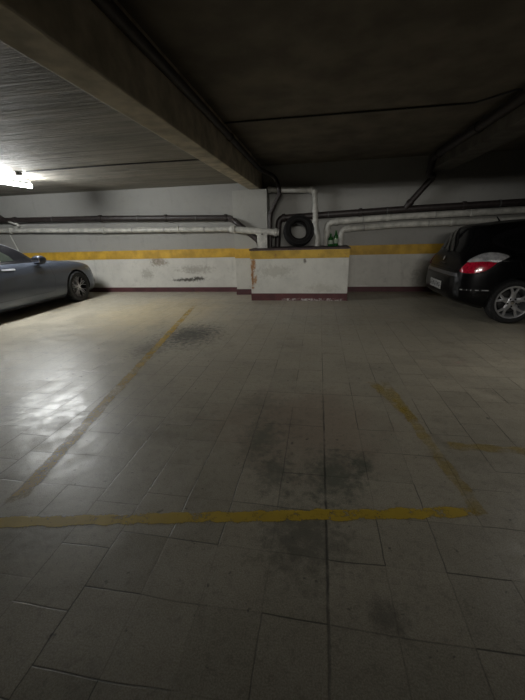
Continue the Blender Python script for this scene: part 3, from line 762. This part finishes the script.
# ---------------- black hatchback on the right (side-on, tail to the left)
car2 = thing('car', 'black hatchback parked along the right wall with red tail lamp and silver alloys', 'car', (5.37, 6.05, 0), 0)
ST2 = [ # x      zb   wb    zr   wr    zm   wm    zs   ws    zg   wg    zt   wt    zc
 (.86, .26, .38, .30, .44, .44, .48, .57, .45, .61, .40, .64, .30, .65),
 (.80, .20, .55, .28, .64, .45, .67, .62, .63, .68, .57, .70, .40, .72),
 (.60, .17, .68, .27, .78, .48, .82, .69, .79, .76, .71, .80, .50, .82),
 (.30, .17, .72, .27, .835, .5, .865, .75, .84, .85, .76, .88, .50, .905),
 (0, .17, .72, .28, .845, .52, .875, .80, .85, .90, .77, .94, .52, .965),
 (-.35, .17, .74, .28, .845, .54, .876, .84, .855, .94, .78, .985, .55, 1.01),
 (-.52, .17, .74, .28, .845, .55, .876, .86, .858, .955, .785, 1.07, .62, 1.11),
 (-.90, .17, .74, .28, .845, .56, .876, .87, .86, .965, .785, 1.26, .61, 1.32),
 (-1.30, .17, .74, .28, .845, .57, .876, .88, .86, .97, .785, 1.37, .58, 1.43),
 (-1.80, .17, .74, .28, .845, .58, .876, .89, .86, .98, .78, 1.40, .575, 1.458),
 (-2.35, .17, .74, .28, .85, .60, .878, .90, .86, .99, .775, 1.385, .565, 1.445),
 (-2.80, .18, .72, .29, .85, .62, .876, .91, .845, 1.0, .755, 1.35, .55, 1.41),
 (-2.98, .20, .70, .30, .835, .62, .86, .91, .82, 1.0, .735, 1.32, .54, 1.385),
 (-3.07, .22, .68, .31, .82, .62, .845, .91, .80, .99, .72, 1.25, .54, 1.33),
 (-3.15, .24, .66, .32, .80, .61, .825, .90, .775, .96, .70, 1.12, .54, 1.21),
 (-3.23, .26, .62, .33, .765, .60, .79, .87, .735, .92, .67, .99, .53, 1.07),
 (-3.29, .28, .58, .34, .72, .58, .75, .81, .70, .85, .64, .90, .52, .96),
 (-3.33, .30, .54, .35, .67, .56, .70, .72, .65, .745, .60, .77, .50, .82),
 (-3.37, .33, .50, .38, .61, .55, .64, .67, .59, .69, .54, .70, .42, .715),
 (-3.395, .38, .42, .42, .52, .54, .55, .63, .51, .645, .46, .655, .36, .665)]
body2, bv2 = car_body(ST2, ((0, .315, .52), (-2.614, .315, .52)), .352, [M['black_paint'], M['seam']], car2)
for s in (-1, 1):
    surround = arc_pts([(-.62, 1.0), (-.95, 1.19), (-1.3, 1.325), (-1.8, 1.375), (-2.35, 1.36), (-2.75, 1.29), (-2.95, 1.18), (-2.82, 1.06), (-2.4, .99), (-1.5, .96), (-.8, .955)], 5)
    side(bv2, 'window_surround', surround, s, .003, M['plastic_black'], car2)
    side(bv2, 'front_door_window', [(-.86, .985), (-.95, 1.12), (-1.28, 1.27), (-1.62, 1.325), (-1.62, .99)], s, .006, M['glass_dark'], car2)
    side(bv2, 'rear_door_window', [(-1.70, .99), (-1.70, 1.335), (-2.2, 1.325), (-2.38, 1.3), (-2.42, 1.02)], s, .006, M['glass_dark'], car2)
    side(bv2, 'quarter_window', [(-2.48, 1.03), (-2.45, 1.29), (-2.7, 1.24), (-2.86, 1.16), (-2.78, 1.085)], s, .006, M['glass_dark'], car2)
    fd = [(-.46, .40), (-.42, .62), (-.50, .90), (-.8, .93), (-1.63, .955), (-1.64, .60), (-1.62, .34), (-.5, .34)]
    rd = [(-1.66, .34), (-1.67, .62), (-1.66, .955), (-2.4, .99), (-2.66, 1.0), (-2.60, .80), (-2.40, .68), (-2.28, .56), (-2.2, .34)]
    for nm, pts, hx in (('front_door', fd, -1.42), ('rear_door', rd, -2.35)):
        side(bv2, 'door_seam', grow(pts, .006), s, .0015, M['seam'], car2, step=.04)
        d_ = side(bv2, nm, pts, s, .003, M['black_paint'], car2, step=.04)
        side(bv2, 'door_handle', arc_pts([(hx - .10, .845), (hx + .10, .84), (hx + .11, .862), (hx + .10, .875), (hx - .10, .88)], 3), s, .03, M['black_paint'], d_, step=.02, thick=.015)
    ribbon(bv2, 'side_moulding', [(-.5, .52), (-1.3, .525), (-2.2, .53)], .035, s, .010, M['plastic_black'], car2)
    # tail lamp wrapping the corner: clear upper part over red lower part
    dv = Vector((.62, -s * .78, 0)); ud = Vector((.78, s * .62 * 1.0, 0))
    # lamp outlines in the (u, z) plane seen along the corner diagonal
    O = Vector((-3.02, s * .74, 0)); U = Vector((.72, s * .69, 0)).normalized(); D = Vector((.69, -s * .72, 0))
    red = arc_pts([(-.245, .745), (-.195, .84), (-.12, .905), (-.02, .895), (.10, .905), (.155, .885), (.10, .80), (.02, .745), (-.10, .725)], 4)
    clr = arc_pts([(-.175, .885), (-.10, .955), (.0, 1.0), (.12, .995), (.24, .955), (.215, .915), (.155, .875), (.08, .885), (-.03, .885), (-.12, .875)], 4)
    whole = [( -.265, .735), (-.20, .86), (-.11, .965), (0, 1.01), (.13, 1.005), (.26, .955), (.20, .885), (.12, .79), (.03, .73), (-.10, .71)]
    tl = decal(bv2, 'tail_lamp', arc_pts(whole, 4), O, U, (0, 0, 1), D, .004, M['seam'], car2, step=.025)
    decal(bv2, 'red_lens', red, O, U, (0, 0, 1), D, .010, M['red_lens'], tl, step=.02, thick=.004)
    decal(bv2, 'clear_lens', clr, O, U, (0, 0, 1), D, .016, M['clear_lens'], tl, step=.02, thick=.004)
    fl = decal(bv2, 'bumper_reflector', [(-.20, .475), (-.20, .50), (.14, .50), (.15, .475)], O, U, (0, 0, 1), D, .006, M['seam'], car2, step=.02)
    for a0, a1 in ((-.195, -.16), (-.11, -.10), (-.06, -.05), (-.01, .03), (.06, .13)):
        decal(bv2, 'reflector_chip', [(a0, .482), (a0, .496), (a1, .496), (a1, .482)], O, U, (0, 0, 1), D, .010, M['clear_lens'], fl, step=.02)
    side(bv2, 'headlamp', arc_pts([(.30, .80), (.50, .77), (.72, .66), (.70, .60), (.52, .62), (.36, .69)], 4), s, .004, M['head_lens'], car2, step=.02)
    mirror(car2, -.78, s * .87, .96, s, M['black_paint'])
    for ax in (0, -2.614):
        wheel(car2, ax, s * .76, s, .315, .215, .222, dict(kind='y5', rim=M['alloy'], face=M['alloy'], cap=M['chrome'], phase=.30))
MB().tube([(-2.60, 0, 1.43), (-2.655, 0, 1.50)], [.012, .006], 10).build('aerial', M['plastic_black'], car2)
# rear face, seen along +x
def rear(name, outline, off, mat, parent=car2, **kw): return decal(bv2, name, outline, (-3.0, 0, 0), (0, 1, 0), (0, 0, 1), (1, 0, 0), off, mat, parent, **kw)
rear('rear_window', [(-.60, 1.0), (-.51, 1.33), (.51, 1.33), (.60, 1.0)], .006, M['glass_dark'], step=.04)
rear('wiper_arm', [(-.02, .985), (-.02, 1.005), (.42, 1.055), (.42, 1.04)], .02, M['plastic_black'], step=.04)
sh = rear('bumper_shelf', [(-.68, .665), (-.66, .712), (.66, .712), (.68, .665)], .008, M['shelf'], step=.03)
rear('tailgate_seam', [(-.62, .745), (-.62, .753), (.62, .753), (.62, .745)], .003, M['seam'], step=.03)
rear('emblem', [(.035 * math.cos(2 * PI * k / 18), .885 + .035 * math.sin(2 * PI * k / 18)) for k in range(18)], .012, M['chrome'], step=.03)
gl = rear('tailgate_handle', [(-.14, .80), (-.14, .825), (.14, .825), (.14, .80)], .010, M['plastic_black'], step=.03)
# number plate on the bumper, lettering is not legible in the photo: dark strokes only
pl = MB().box((-3.412, -.26, .415), (-3.402, .26, .545), .003).build('number_plate', M['plate'], car2)
for i in range(7):
    y = -.205 + i * .068 + (.012 if i > 3 else 0)
    x0_, x1_ = -3.4135, -3.4125
    def P3(a_, b_): return (x0_, y + a_, b_)
    shapes = [[(-.018, .445), (.018, .445), (.018, .515), (-.018, .515), (-.018, .507), (.010, .507), (.010, .484), (-.018, .484)],
              [(-.018, .445), (-.010, .445), (-.010, .476), (.010, .476), (.010, .445), (.018, .445), (.018, .515), (-.018, .515)],
              [(-.018, .445), (.018, .445), (.018, .453), (-.008, .453), (-.008, .476), (.018, .476), (.018, .515), (-.018, .515), (-.018, .507), (.008, .507), (.008, .484), (-.018, .484)]]
    MB().prism([P3(a_, b_) for a_, b_ in shapes[i % 3]], (x1_ - x0_, 0, 0)).build('plate_character', M['ink'], pl, smooth=False)

# ------------------------------------------------------------------ lights
def area(name, loc, target, size, energy, col=(1, 1, 1), sy=None, spread=None):
    L = bpy.data.lights.new(name, 'AREA'); L.energy = energy; L.color = col; L.size = size
    if sy: L.shape = 'RECTANGLE'; L.size_y = sy
    if spread: L.spread = spread
    o = bpy.data.objects.new(name, L); COL.objects.link(o); o.location = loc
    o.rotation_euler = (Vector(target) - Vector(loc)).to_track_quat('-Z', 'Y').to_euler()
    return o
area('distant_light_right', (2.9, 3.3, 2.4), (2.2, 3.2, 0), .15, 7, (1, .96, .88), 1.2, math.radians(110))
area('added_fill_behind', (.2, -3.8, 2.247), (.3, 8, 1.3), 3.0, 16, (1, .97, .90), .05, math.radians(48))  # unseen strip added as fill for box and back wall, trimmed by cross beam
w = bpy.data.worlds.new('garage'); scn.world = w; w.use_nodes = True
w.node_tree.nodes['Background'].inputs[0].default_value = (.5, .5, .5, 1)
w.node_tree.nodes['Background'].inputs[1].default_value = .1

# ------------------------------------------------------------------ camera
H, F, PITCH, YAW, ROLL = 1.35, 330.0, .339661, .171072, -.029698
cy, sy = math.cos(YAW), math.sin(YAW)
fw = Vector((-sy * math.cos(PITCH), cy * math.cos(PITCH), -math.sin(PITCH)))
rt = Vector((cy, sy, 0)); up = rt.cross(fw)
r2 = rt * math.cos(ROLL) + up * math.sin(ROLL); u2 = up * math.cos(ROLL) - rt * math.sin(ROLL)
cd = bpy.data.cameras.new('camera'); cam = bpy.data.objects.new('camera', cd); COL.objects.link(cam)
cd.sensor_fit = 'HORIZONTAL'; cd.sensor_width = 36; cd.lens = 36 * F / 525; cd.clip_start = .05
cam.matrix_world = Matrix(((r2.x, u2.x, -fw.x, 0), (r2.y, u2.y, -fw.y, 0), (r2.z, u2.z, -fw.z, H), (0, 0, 0, 1)))
scn.camera = cam
scn.view_settings.view_transform = 'Standard'
scn.view_settings.look = 'None'
scn.view_settings.exposure = 0
scn.cycles.max_bounces = 8
